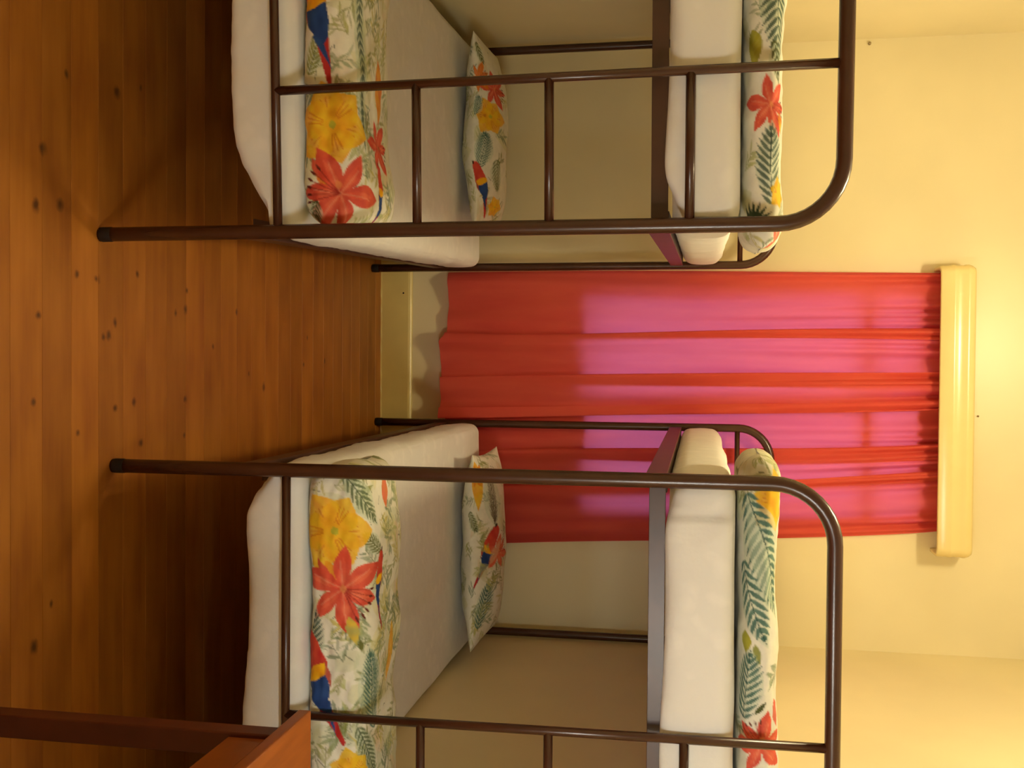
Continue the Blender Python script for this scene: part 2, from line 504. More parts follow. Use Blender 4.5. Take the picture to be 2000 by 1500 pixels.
bunk(LO, LTH, 'dark brown tubular steel bunk bed standing far from the wooden table', M['plate'])
bunk(RO, RTH, 'dark brown tubular steel bunk bed standing beside the wooden table', M['plate'])

# ------------------------------------------------------------------ soft things
def waves(x, y, z, amp, freq, seed, n=10):
    g = np.random.default_rng(seed)
    out = np.zeros_like(x)
    for _ in range(n):
        d = g.normal(size=3); d /= np.linalg.norm(d)
        f = freq * g.uniform(0.5, 1.6)
        out += np.sin((x * d[0] + y * d[1] + z * d[2]) * f * 2 * np.pi + g.uniform(0, 6.28)) * (freq / f)
    return out * amp / math.sqrt(n)

def smooth(a, b, x):
    t = np.clip((x - a) / (b - a), 0, 1)
    return t * t * (3 - 2 * t)

def mattress(x0, x1, y0, y1, z0, z1, loc, rz, label, seed, corridor, sag, sagw=0.18, tuck=0.0):
    """Rounded box with soft edges under a fitted sheet; 'corridor' is the aisle side (+1 right, -1 left)."""
    nx, ny, nz = 96, 110, 16
    bm = bmesh.new()
    idx = {}
    def vert(i, j, k):
        if (i, j, k) not in idx:
            idx[(i, j, k)] = bm.verts.new((i / nx * 2 - 1, j / ny * 2 - 1, k / nz * 2 - 1))
        return idx[(i, j, k)]
    def quad(a, b, c, d): bm.faces.new((vert(*a), vert(*b), vert(*c), vert(*d)))
    for i in range(nx):
        for j in range(ny):
            quad((i, j, 0), (i, j + 1, 0), (i + 1, j + 1, 0), (i + 1, j, 0))
            quad((i, j, nz), (i + 1, j, nz), (i + 1, j + 1, nz), (i, j + 1, nz))
    for i in range(nx):
        for k in range(nz):
            quad((i, 0, k), (i + 1, 0, k), (i + 1, 0, k + 1), (i, 0, k + 1))
            quad((i, ny, k), (i, ny, k + 1), (i + 1, ny, k + 1), (i + 1, ny, k))
    for j in range(ny):
        for k in range(nz):
            quad((0, j, k), (0, j, k + 1), (0, j + 1, k + 1), (0, j + 1, k))
            quad((nx, j, k), (nx, j + 1, k), (nx, j + 1, k + 1), (nx, j, k + 1))
    me = bpy.data.meshes.new('mattress')
    bm.to_mesh(me); bm.free()
    n = len(me.vertices)
    co = np.empty(n * 3); me.vertices.foreach_get('co', co); q = co.reshape(-1, 3)
    # concentrate points near the edges
    q = np.sign(q) * (1 - (1 - np.abs(q)) ** 1.25)
    half = np.array([(x1 - x0) / 2, (y1 - y0) / 2, (z1 - z0) / 2])
    cen = np.array([(x1 + x0) / 2, (y1 + y0) / 2, (z1 + z0) / 2])
    r = 0.036
    p = q * half
    inner = np.clip(p, -(half - r), half - r)
    d = p - inner
    ln = np.linalg.norm(d, axis=1, keepdims=True); ln[ln == 0] = 1
    p = inner + d / ln * r
    # belly of the side faces
    hz = p[:, 2] / half[2]
    bulge = 0.008 * (1 - hz ** 2)
    p[:, 0] += bulge * (p[:, 0] / half[0]); p[:, 1] += bulge * (p[:, 1] / half[1])
    P = p + cen
    low = smooth(0.2, -0.9, hz)
    # rounded lower corner towards the aisle at the foot end, hem of the sheet hanging unevenly
    edge = (x1 - P[:, 0]) if corridor > 0 else (P[:, 0] - x0)
    foot = smooth(0.35, 0.0, P[:, 1] - y0)
    P[:, 2] += low * foot * sag * smooth(sagw, 0.0, edge) ** 2
    front = smooth(0.05, 0.0, P[:, 1] - y0)
    P[:, 2] -= low * front * (0.010 + 0.010 * np.sin(P[:, 0] * 9 + seed)) * smooth(0.0, 0.12, edge)
    if tuck:
        fr_ = smooth(0.06, 0.03, P[:, 1] - y0)
        P[:, 1] += fr_ * tuck * smooth(0.086, 0.072, edge) + fr_ * 0.006 * np.exp(-((edge + (P[:, 2] - z1) * 0.9 - 0.03) / 0.012) ** 2) * smooth(z0 + 0.03, z1 - 0.02, P[:, 2]) * (edge < 0.16)
        P[:, 1] -= fr_ * 0.005 * np.exp(-((edge - (z1 - P[:, 2]) * 0.55 - 0.10) / 0.010) ** 2) * smooth(z0 + 0.05, z1 - 0.03, P[:, 2])
    wr = waves(P[:, 0], P[:, 1], P[:, 2] * 0.4, 0.0022, 4.0, seed, 14)
    wr2 = waves(P[:, 0] * 2, P[:, 1] * 2, P[:, 2] * 0.5, 0.0022, 12.0, seed + 5, 12) * low
    side = np.abs(hz) < 0.98
    P[:, 1] += np.where(P[:, 1] < cen[1], -1, 1) * (wr + wr2) * side
    P[:, 0] += np.where(P[:, 0] < cen[0], -1, 1) * (wr + wr2) * side
    P[:, 2] += wr * 0.8 * (hz > 0.9)
    me.vertices.foreach_set('co', P.ravel())
    me.polygons.foreach_set('use_smooth', [True] * len(me.polygons))
    me.materials.append(M['sheet']); me.update()
    o = link(bpy.data.objects.new('mattress', me))
    o.location = loc; o.rotation_euler = (0, 0, rz)
    tag(o, label, 'mattress', 'four sheeted mattresses in the bunk beds')
    return o

mattress(0.012, W - 0.004, 0.034, LB - 0.03, 0.336, 0.499, LO, LTH, 'white sheeted mattress on the lower bunk of the bed far from the wooden table', 3, 1, 0.085, 0.30)
mattress(0.004, W + 0.008, 0.034, LB - 0.03, 0.334, 0.489, RO, RTH, 'white sheeted mattress on the lower bunk of the bed beside the wooden table', 8, -1, 0.05)
mattress(0.012, W - 0.006, 0.022, LB - 0.03, 1.363, 1.518, LO, LTH, 'white sheeted mattress on the upper bunk of the bed far from the wooden table', 13, 1, 0.03)
mattress(0.006, W + 0.004, 0.022, LB - 0.03, 1.363, 1.522, RO, RTH, 'white sheeted mattress on the upper bunk of the bed beside the wooden table', 21, -1, 0.02, 0.18, 0.011)

# ---- the print: tropical flowers, ferns and parrots drawn into a colour grid
class Canvas:
    def __init__(s, u0, u1, v0, v1, res=0.0016):
        s.u0, s.v0, s.res = u0, v0, res
        s.nu = int((u1 - u0) / res) + 1; s.nv = int((v1 - v0) / res) + 1
        base = np.array((0.80, 0.78, 0.66))
        s.a = np.tile(base, (s.nv, s.nu, 1))
        uu, vv = np.meshgrid(u0 + np.arange(s.nu) * res, v0 + np.arange(s.nv) * res)
        s.uu, s.vv = uu, vv
        s.n = 0.5 + 0.5 * np.tanh(waves(uu, vv, uu * 0, 0.8, 28.0, 5, 16))
    def poly(s, pts, col, alpha=1.0, col2=None):
        pts = np.asarray(pts, float)
        lo, hi = pts.min(0), pts.max(0)
        i0 = max(0, int((lo[0] - s.u0) / s.res) - 1); i1 = min(s.nu, int((hi[0] - s.u0) / s.res) + 2)
        j0 = max(0, int((lo[1] - s.v0) / s.res) - 1); j1 = min(s.nv, int((hi[1] - s.v0) / s.res) + 2)
        if i1 <= i0 or j1 <= j0: return
        U = s.uu[j0:j1, i0:i1]; V = s.vv[j0:j1, i0:i1]
        ins = np.zeros(U.shape, bool)
        n = len(pts)
        for k in range(n):
            x1, y1 = pts[k]; x2, y2 = pts[(k + 1) % n]
            if y1 == y2: continue
            c = ((y1 > V) != (y2 > V)) & (U < (x2 - x1) * (V - y1) / (y2 - y1) + x1)
            ins ^= c
        c1 = np.array(col); c2 = np.array(col2) if col2 is not None else c1 * 0.72
        nn = s.n[j0:j1, i0:i1, None]
        cc = c1 * nn + c2 * (1 - nn)
        al = (ins * alpha)[..., None]
        s.a[j0:j1, i0:i1] = s.a[j0:j1, i0:i1] * (1 - al) + cc * al
    def leaf(s, p, ang, ln, wd, col, alpha=1.0, bend=0.0, col2=None, sharp=0.9):
        t = np.linspace(0, 1, 12)
        w = wd * np.sin(np.pi * t ** sharp)
        cu = bend * t * t
        x = t * ln; 
        top = np.stack([x, cu + w / 2], 1); bot = np.stack([x, cu - w / 2], 1)[::-1]
        q = np.concatenate([top, bot])
        c, sn = math.cos(ang), math.sin(ang)
        s.poly(np.stack([p[0] + q[:, 0] * c - q[:, 1] * sn, p[1] + q[:, 0] * sn + q[:, 1] * c], 1), col, alpha, col2)
    def line(s, p, q, w, col, alpha=1.0):
        p, q = np.array(p, float), np.array(q, float)
        d = q - p; L_ = np.hypot(*d)
        if L_ == 0: return
        nrm = np.array((-d[1], d[0])) / L_ * w / 2
        s.poly([p + nrm, q + nrm, q - nrm, p - nrm], col, alpha)
    def sample(s, u, v):
        x = np.clip((u - s.u0) / s.res, 0, s.nu - 1.001); y = np.clip((v - s.v0) / s.res, 0, s.nv - 1.001)
        i, j = x.astype(int), y.astype(int); fx, fy = (x - i)[:, None], (y - j)[:, None]
        a = s.a
        return (a[j, i] * (1 - fx) + a[j, i + 1] * fx) * (1 - fy) + (a[j + 1, i] * (1 - fx) + a[j + 1, i + 1] * fx) * fy

CORAL, CORAL2 = lin(226, 92, 66), lin(205, 66, 50)
YEL, YEL2 = lin(240, 200, 40), lin(232, 165, 30)
ORG = lin(222, 120, 30)
TEAL, TEAL2 = lin(86, 124, 112), lin(60, 100, 92)
OLIVE, OLIVE2 = lin(166, 168, 96), lin(120, 126, 62)
DKG = lin(84, 92, 52)
RED, BLUE, PAR_Y = lin(196, 52, 46), lin(44, 78, 140), lin(244, 196, 30)
BROWN = lin(110, 40, 26)

def foliage(c, n, u0, u1, v0, v1, seed):
    g = np.random.default_rng(seed)
    pal = [lin(176, 178, 104), lin(140, 146, 78), lin(190, 196, 130), lin(150, 166, 120), lin(206, 196, 110), lin(128, 146, 112)]
    for _ in range(n // 14):                      # pale washes
        p = (g.uniform(u0, u1), g.uniform(v0, v1))
        c.leaf(p, g.uniform(0, 6.28), g.uniform(0.06, 0.14), g.uniform(0.03, 0.06), [lin(206, 208, 150), lin(222, 214, 150), lin(196, 208, 176), lin(226, 196, 160)][g.integers(4)], 0.45, 0, lin(198, 200, 150))
    k = 0
    while k < n:                                  # sprays of slender leaves
        p = np.array((g.uniform(u0, u1), g.uniform(v0, v1))); a0 = g.uniform(0, 6.28)
        col = pal[g.integers(len(pal))]
        m_ = int(g.integers(4, 9))
        q = p + np.array((math.cos(a0), math.sin(a0))) * 0.05
        c.line(p, q, 0.002, tuple(x * 0.7 for x in col), 0.8)
        for i in range(m_):
            t = i / m_
            c.leaf(p + (q - p) * t, a0 + (0.75 if i % 2 else -0.75) * g.uniform(0.6, 1.2), g.uniform(0.022, 0.05), g.uniform(0.005, 0.011), col, g.uniform(0.5, 0.85), g.uniform(-0.01, 0.01), tuple(x * 0.75 for x in col))
        k += m_
    for _ in range(n // 8):
        p = np.array((g.uniform(u0, u1), g.uniform(v0, v1))); a = g.uniform(0, 6.28)
        c.line(p, p + np.array((math.cos(a), math.sin(a))) * g.uniform(0.008, 0.03), 0.0024, DKG, 0.75)
def fern(c, p, q, wd, col=TEAL, col2=TEAL2, n=13, lean=0.9, bend=0.0, sides=(1, -1), lw=0.016):
    p, q = np.array(p, float), np.array(q, float)
    d = q - p; L_ = np.hypot(*d); ang = math.atan2(d[1], d[0])
    lw = min(lw, 0.72 * L_ / n * math.sin(max(lean - 0.15, 0.5)))
    c.leaf(p, ang, L_ * 1.05, wd * 1.5, lin(196, 210, 184), 0.5, 0, lin(184, 202, 176))
    nr = np.array((-d[1], d[0])) / L_
    pts = [p + d * t + nr * bend * 4 * t * (1 - t) for t in np.linspace(0, 1, n + 1)]
    for i in range(n):
        t = (i + 0.5) / n
        prof = math.sin(math.pi * min(1, 0.12 + t * 0.9)) ** 0.6
        for sd in sides:
            c.leaf(pts[i], ang + sd * (lean - 0.35 * t), wd * prof, lw, col, 0.95, sd * -0.004, col2, 0.8)
    for i in range(n):
        c.line(pts[i], pts[i + 1], 0.0028, tuple(x * 0.8 for x in col2))
def lily(c, p, r, rot=0.0, col=CORAL, col2=CORAL2):
    for k in (1, 3, 5, 0, 2, 4):
        a = rot + k * math.pi / 3
        f = 1.0 if k % 2 == 0 else 0.86
        c.leaf(p, a, r * f * 1.08, r * (0.50 if k % 2 == 0 else 0.38), col, 0.97, r * 0.14 * (-1) ** (k // 2), col2, 1.05)
        c.leaf(p, a, r * f * 0.8, r * 0.16, lin(236, 128, 92), 0.6, r * 0.09 * (-1) ** (k // 2), col, 1.0)
        e = (p[0] + math.cos(a) * r * 0.72 * f, p[1] + math.sin(a) * r * 0.72 * f)
        c.line(p, e, r * 0.03, lin(245, 160, 130), 0.55)
    for k in range(6):
        a = rot + 0.9 + (k - 2.5) * 0.22
        e = (p[0] + math.cos(a) * r * 0.62, p[1] + math.sin(a) * r * 0.62)
        c.line(p, e, r * 0.025, lin(170, 50, 40), 0.8)
        c.leaf(e, a, r * 0.2, r * 0.06, BROWN)
    c.leaf((p[0] - r * 0.1, p[1]), rot, r * 0.2, r * 0.14, lin(244, 150, 90), 0.8)
def yflower(c, p, r, rot=0.0):
    for k in (1, 3, 5, 0, 2, 4):
        a = rot + k * math.pi / 3
        c.leaf(p, a, r * (1.08 if k % 2 else 0.96), r * 0.92, YEL, 0.93, 0, YEL2, 0.85)
        for j in (-1, 0, 1):
            b = a + j * 0.2
            s0 = (p[0] + math.cos(b) * r * 0.22, p[1] + math.sin(b) * r * 0.22)
            e = (p[0] + math.cos(b) * r * 0.66, p[1] + math.sin(b) * r * 0.66)
            c.line(s0, e, r * 0.035, ORG, 0.65)
    c.leaf((p[0] - r * 0.1, p[1]), rot, r * 0.22, r * 0.2, lin(190, 190, 60), 0.9)
def parrot(c, head, tail, flip=1.0, fat=1.0):
    h, t = np.array(head, float), np.array(tail, float)
    d = t - h; L_ = np.hypot(*d); d /= L_; nr = np.array((-d[1], d[0])) * flip
    def P(x, y): return h + d * x * L_ + nr * y * L_ * fat
    c.poly([P(0.62, 0.06), P(0.66, 0.10), P(1.0, 0.015), P(0.98, -0.02), P(0.62, 0.0)], RED)                        # tail, red feathers
    c.poly([P(0.58, 0.05), P(0.9, 0.05), P(0.62, -0.02)], BLUE)
    c.poly([P(-.02, 0.0), P(0.02, 0.08), P(0.10, 0.115), P(0.2, 0.13), P(0.3, 0.15), P(0.36, 0.16), P(0.42, 0.12), P(0.46, 0.02), P(0.45, -0.06), P(0.3, -0.11), P(0.12, -0.09), P(0.02, -0.06)], RED, 1, lin(214, 84, 60))
    c.poly([P(0.34, 0.165), P(0.30, 0.04), P(0.31, -0.08), P(0.37, -0.09), P(0.44, 0.0), P(0.45, 0.12), P(0.40, 0.165)], PAR_Y, 1, lin(236, 160, 24))
    c.poly([P(0.40, 0.155), P(0.42, 0.05), P(0.40, -0.07), P(0.52, -0.05), P(0.64, 0.015), P(0.70, 0.045), P(0.66, 0.095), P(0.55, 0.14)], BLUE, 1, lin(34, 60, 118))
    c.poly([P(0.30, -0.09), P(0.42, -0.10), P(0.52, -0.06), P(0.40, -0.055)], lin(190, 90, 70))
    c.poly([P(-.03, 0.0), P(-.05, -0.04), P(0.0, -0.055), P(0.03, -0.02)], lin(60, 44, 36))

def art_lower_far(c):
    foliage(c, 950, -0.9, 0.05, -0.05, 0.5, 1)
    fern(c, (-0.62, 0.15), (-0.19, 0.16), 0.030, lin(120, 134, 112), lin(96, 112, 98), 22, 0.7)
    fern(c, (-0.36, 0.01), (-0.46, 0.05), 0.035, OLIVE, OLIVE2, 9)
    c.leaf((-0.43, 0.265), 0.02, 0.16, 0.06, YEL2, 0.9, 0, ORG)
    lily(c, (-0.215, 0.25), 0.07, 0.4)
    parrot(c, (-0.17, 0.235), (0.01, 0.215), 1, 0.6)
    parrot(c, (-0.63, -0.02), (-0.335, 0.065), 1, 1.0)
    yflower(c, (-0.245, 0.068), 0.098, 0.25)
    c.leaf((-0.165, 0.035), 0.25, 0.075, 0.035, YEL2, 0.95, 0, ORG)
    c.leaf((-0.17, 0.015), 0.5, 0.06, 0.02, CORAL, 0.95)
    lily(c, (-0.085, 0.085), 0.112, 0.35 + math.pi)
    fern(c, (-0.07, 0.03), (-0.02, 0.01), 0.03, DKG, DKG, 5)
def art_lower_table(c):
    foliage(c, 950, -0.05, 0.98, -0.05, 0.5, 2)
    foliage(c, 260, 0.32, 0.9, 0.08, 0.4, 22)
    fern(c, (0.0, 0.09), (0.13, 0.19), 0.05, lin(110, 124, 88), lin(84, 100, 70), 9, 0.8)
    fern(c, (0.20, 0.20), (0.15, 0.13), 0.035, DKG, OLIVE2, 8)
    c.leaf((0.02, 0.27), 0.0, 0.09, 0.05, CORAL, 0.9, 0, ORG)
    fern(c, (0.64, 0.20), (0.43, 0.15), 0.065, TEAL, TEAL2, 17, 0.8)
    fern(c, (0.62, 0.13), (0.76, 0.2), 0.045, lin(110, 124, 88), lin(84, 100, 70), 12)
    c.leaf((0.40, 0.30), 0.0, 0.16, 0.05, YEL2, 0.85, 0, YEL)
    parrot(c, (0.20, 0.205), (0.40, 0.215), -1, 0.7)
    yflower(c, (0.145, 0.060), 0.098, 0.55)
    c.leaf((0.215, 0.045), 0.4, 0.08, 0.034, YEL2, 0.95, 0, ORG)
    c.leaf((0.21, 0.022), 0.5, 0.09, 0.022, CORAL, 0.95)
    lily(c, (0.285, 0.085), 0.115, 0.1)
    c.leaf((0.35, 0.10), 0.25, 0.07, 0.03, YEL, 0.95, 0, OLIVE)
    c.leaf((0.405, 0.125), 0.1, 0.03, 0.013, OLIVE2)
    fern(c, (0.50, -0.02), (0.34, 0.012), 0.06, lin(86, 104, 90), lin(66, 84, 74), 10, 0.9, 0.0, (-1,), 0.013)
    parrot(c, (0.39, -0.02), (0.665, 0.095), -1, 1.0)
    yflower(c, (0.73, 0.11), 0.06, 0.2)
def art_upper_far(c):
    foliage(c, 70, -0.9, 0.06, -0.1, 0.4, 3)
    foliage(c, 70, -0.05, 0.06, -0.1, 0.4, 33)
    fern(c, (-0.62, 0.055), (-0.345, 0.078), 0.062, lin(92, 112, 96), lin(72, 94, 82), 15, 1.1, 0, (1, -1), 0.014)
    c.leaf((-0.43, 0.0), 0.15, 0.09, 0.05, lin(178, 172, 50), 0.95, 0, lin(150, 148, 40), 0.7)
    fern(c, (-0.40, 0.055), (-0.31, 0.085), 0.03, DKG, DKG, 6)
    lily(c, (-0.265, 0.05), 0.072, 0.3)
    c.leaf((-0.25, 0.08), 0.3, 0.05, 0.02, YEL, 0.9, 0, ORG)
    fern(c, (-0.05, 0.06), (-0.225, 0.055), 0.055, lin(98, 116, 98), lin(78, 98, 86), 11, 1.0, 0.004, (1, -1), 0.012)
    yflower(c, (-0.075, 0.085), 0.035, 0.2)
    c.leaf((-0.10, 0.09), 0.0, 0.06, 0.03, YEL, 0.95, 0, YEL)
    for k in range(8):
        c.leaf((-0.005, 0.012), 1.5 + k * 0.32, 0.055, 0.009, lin(74, 94, 78), 1, 0, lin(52, 70, 58))
    lily(c, (0.03, 0.09), 0.04, 1.0, lin(220, 130, 96), CORAL2)
def art_upper_table(c):
    foliage(c, 40, -0.06, 0.98, -0.1, 0.4, 4)
    foliage(c, 130, -0.06, 0.05, -0.1, 0.4, 41)
    yflower(c, (0.055, 0.085), 0.07, 0.1)
    c.leaf((-0.03, 0.075), 0.05, 0.14, 0.055, YEL, 0.97, 0, YEL2)
    fern(c, (0.03, 0.005), (0.31, 0.10), 0.085, TEAL, TEAL2, 14, 1.0, 0.008, (-1,), 0.016)
    fern(c, (0.03, 0.005), (0.31, 0.10), 0.050, TEAL, TEAL2, 14, 1.0, 0.008, (1,), 0.016)
    fern(c, (0.19, -0.015), (0.37, 0.055), 0.055, TEAL, TEAL2, 9, 0.95, 0, (1, -1), 0.013)
    c.leaf((0.345, 0.0), 0.1, 0.05, 0.04, lin(178, 178, 44), 0.95)
    c.leaf((0.37, 0.03), 0.2, 0.05, 0.018, lin(150, 156, 70), 0.95)
    fern(c, (0.545, 0.0), (0.385, 0.02), 0.055, TEAL, TEAL2, 10, 1.0, 0, (1, -1), 0.012)
    c.leaf((0.53, 0.03), 2.4, 0.04, 0.012, DKG)
    lily(c, (0.60, 0.045), 0.075, 2.8)
    c.leaf((0.50, 0.085), 0.2, 0.07, 0.03, CORAL, 0.9)
def art_pillow_far(c):
    foliage(c, 420, -0.5, 0.5, -0.1, 0.4, 6)
    fern(c, (-0.33, 0.10), (-0.25, 0.13), 0.03, DKG, OLIVE2, 6)
    lily(c, (-0.17, 0.18), 0.075, 0.4, CORAL2, CORAL)
    lily(c, (-0.20, 0.10), 0.06, 0.8, lin(226, 140, 60), ORG)
    yflower(c, (-0.06, 0.155), 0.07, 0.5)
    fern(c, (-0.06, 0.075), (-0.13, 0.10), 0.05, TEAL, TEAL2, 8)
    fern(c, (0.14, 0.10), (0.0, 0.14), 0.06, TEAL, TEAL2, 14)
    fern(c, (0.10, 0.18), (0.22, 0.2), 0.05, lin(110, 124, 88), OLIVE2, 10)
    parrot(c, (0.12, 0.07), (0.33, 0.16), 1, 1.0)
    yflower(c, (0.28, 0.2), 0.04, 0.5)
def art_pillow_table(c):
    foliage(c, 420, -0.5, 0.5, -0.1, 0.4, 9)
    c.leaf((-0.36, 0.10), 0.1, 0.2, 0.07, YEL, 0.95, 0, YEL2, 0.7)
    lily(c, (-0.30, 0.11), 0.05, 0.5, YEL2, ORG)
    fern(c, (-0.32, 0.18), (-0.10, 0.19), 0.06, lin(124, 116, 92), lin(98, 90, 72), 16, 0.6)
    fern(c, (-0.16, 0.06), (-0.08, 0.12), 0.04, OLIVE2, DKG, 8)
    parrot(c, (-0.09, 0.20), (0.14, 0.09), 1, 0.9)
    lily(c, (0.02, 0.22), 0.07, 1.1, lin(214, 120, 84), CORAL)
    fern(c, (0.30, 0.13), (0.12, 0.17), 0.055, TEAL, TEAL2, 12)
    foliage(c, 40, 0.0, 0.2, 0.08, 0.18, 91)

def closed_soft(name, nu, nv, fn, canvas, mat, label, cat, group, loc, rz):
    """Grid closed around v; fn(U,V)->x,y,z,cu,cv with pinched ends."""
    u = np.linspace(0, 1, nu); v = np.linspace(0, 1, nv, endpoint=False)
    U, V = np.meshgrid(u, v, indexing='ij')
    x, y, z, cu, cv = fn(U.ravel(), V.ravel())
    verts = np.stack([x, y, z], 1)
    i, j = np.meshgrid(np.arange(nu - 1), np.arange(nv), indexing='ij')
    i, j = i.ravel(), j.ravel(); j2 = (j + 1) % nv
    faces = np.stack([i * nv + j, i * nv + j2, (i + 1) * nv + j2, (i + 1) * nv + j], 1)
    caps = [tuple(range(nv - 1, -1, -1)), tuple((nu - 1) * nv + k for k in range(nv))]
    me = bpy.data.meshes.new(name)
    me.from_pydata(verts.tolist(), [], faces.tolist() + caps)
    col = canvas.sample(cu, cv)
    at = me.color_attributes.new('print', 'FLOAT_COLOR', 'POINT')
    at.data.foreach_set('color', np.concatenate([col, np.ones((len(col), 1))], 1).ravel())
    me.polygons.foreach_set('use_smooth', [True] * len(me.polygons))
    me.materials.append(mat); me.update()
    bm = bmesh.new(); bm.from_mesh(me); bmesh.ops.recalc_face_normals(bm, faces=bm.faces); bm.to_mesh(me); bm.free()
    o = link(bpy.data.objects.new(name, me))
    o.location = loc; o.rotation_euler = (0, 0, rz)
    tag(o, label, cat, group)
    return o

def superell(th, e):
    c, s = np.cos(th), np.sin(th)
    return np.sign(c) * np.abs(c) ** (2 / e), np.sign(s) * np.abs(s) ** (2 / e)

def duvet(a0, a1, aoff, yfront, hb, z0, hz, art, label, loc, rz, seed, e=2.9, crease=0.0):
    """Folded quilt lying across the bed. a = across the bed as seen in the print's own measure."""
    # even arc-length profile
    th = np.linspace(-np.pi / 2, -np.pi / 2 - 2 * np.pi, 2001)
    c0, s0 = superell(th, e)
    pb, pz = c0 * hb, s0 * hz
    s = np.concatenate([[0], np.cumsum(np.hypot(np.diff(pb), np.diff(pz)))])
    kf = np.argmax((pb < -0.9 * hb) & (pz > -0.75 * hz))
    sf = s[kf]
    cv = Canvas(a0 - 0.03, a1 + 0.03, -0.12, 0.62)
    art(cv)
    tot = s[-1]
    def fn(U, V):
        a = a0 + (a1 - a0) * U
        S = V * tot
        b = np.interp(S, s, pb); z = np.interp(S, s, pz)
        # rounded ends
        t = np.minimum(U, 1 - U) * (a1 - a0)
        k = np.sqrt(np.clip(1 - (1 - np.clip(t / 0.06, 0, 1)) ** 2.2, 0, 1)) * 0.97 + 0.03
        kb = 0.84 + 0.16 * k
        # soft undulation of thickness and folds
        und = 1 + 0.07 * np.sin(a * 9 + seed) + 0.05 * np.sin(a * 23 + seed * 2)
        zz = z * k
        zz = np.where(zz > 0, zz * und, zz)
        w = waves(a * 1.0, b, zz * 2, 0.0032, 5.0, seed, 12) + waves(a * 2, b * 2, zz * 4, 0.0014, 10.0, seed + 3, 12)
        nb, nz_ = b / hb, z / hz
        y = yfront + hb + b * kb + w * nb
        # second fold line seen along the front
        cr = crease * np.exp(-((zz - 0.25 * hz) / (0.10 * hz)) ** 2) * (nb < -0.5)
        y = y + cr
        zc = z0 + hz + zz + w * nz_ * 0.8
        return a + aoff + 0.004 * np.sin(b * 30 + seed), y, np.maximum(zc, z0), a, S - sf
    return closed_soft('folded_duvet', 300, 250, fn, cv, M['print'], label, 'duvet', 'folded tropical print duvets', loc, rz)

duvet(-0.905, -0.008, W, 0.016, 0.150, 0.502, 0.077, art_lower_far, 'folded tropical print duvet on the lower bunk of the bed far from the table', LO, LTH, 2, 3.8)
duvet(-0.012, 0.905, 0.0, 0.016, 0.160, 0.492, 0.084, art_lower_table, 'folded tropical print duvet on the lower bunk of the bed beside the table', RO, RTH, 5, 3.8)
duvet(-0.89, 0.045, W, 0.035, 0.19, 1.5225, 0.047, art_upper_far, 'folded tropical print duvet on the upper bunk of the bed far from the table', LO, LTH, 7)
duvet(-0.052, 0.905, 0.0, 0.035, 0.19, 1.525, 0.050, art_upper_table, 'folded tropical print duvet on the upper bunk of the bed beside the table', RO, RTH, 9)

def pillow(cx, y0, dep, wid, z0, hz, art, label, loc, rz, seed, tilt=0.0):
    cv = Canvas(-wid / 2 - 0.05, wid / 2 + 0.05, -0.2, 0.9)
    art(cv)
    hb, hw = dep / 2, wid / 2
    def fn(U, V):
        a = (U * 2 - 1)
        th = -np.pi / 2 - V * 2 * np.pi
        c, s = superell(th, 2.0)
        # pillow: thin seam round the edge, pointed corners
        prof_b = c
        mid = np.clip(1 - np.abs(a) ** 3.0, 0, 1) ** 0.55
        zz = s * np.abs(s) ** 0.15 * hz * (0.03 + 0.97 * mid)
        bb = prof_b * hb * (1.0 - 0.07 * (1 - np.abs(a) ** 2) * np.abs(c))
        xx = a * hw * (1.0 - 0.05 * (1 - c ** 2))
        w = waves(xx, bb, zz * 2, 0.003, 6.0, seed, 12)
        y = y0 + hb + bb
        z = z0 + hz + zz + w * (0.2 + mid)
        z = np.where(zz < 0, np.maximum(z, z0), z) + tilt * (bb + hb)
        return cx + xx, y + w * 0.5, z, xx, (1 - np.cos(np.clip(-(th + np.pi / 2), 0, np.pi * 2) / 1.0)) * 0 + (-(th + np.pi / 2)) / (2 * np.pi) * (2 * hb + 2.2 * hz) * 2 * 0.55 - hb * 0.42
    return closed_soft('pillow', 200, 200, fn, cv, M['print'], label, 'pillow', 'tropical print pillows at the window end', loc, rz)

pillow(W - 0.50, 1.60, 0.43, 0.74, 0.502, 0.076, art_pillow_far, 'tropical print pillow at the window end of the bed far from the table', LO, LTH, 31, 0.02)
pillow(0.475, 1.56, 0.45, 0.77, 0.492, 0.078, art_pillow_table, 'tropical print pillow at the window end of the bed beside the table', RO, RTH, 37, 0.02)

# ------------------------------------------------------------------ curtains
def catmull(P, n):
    P = [np.array(p, float) for p in P]
    P = [2 * P[0] - P[1]] + P + [2 * P[-1] - P[-2]]
    out = []
    for i in range(1, len(P) - 2):
        for t in np.linspace(0, 1, n, endpoint=False):
            a, b, c, d = P[i - 1], P[i], P[i + 1], P[i + 2]
            out.append(0.5 * ((2 * b) + (c - a) * t + (2 * a - 5 * b + 4 * c - d) * t * t + (3 * b - 3 * c + d - a) * t ** 3))
    out.append(P[-2])
    return np.array(out)

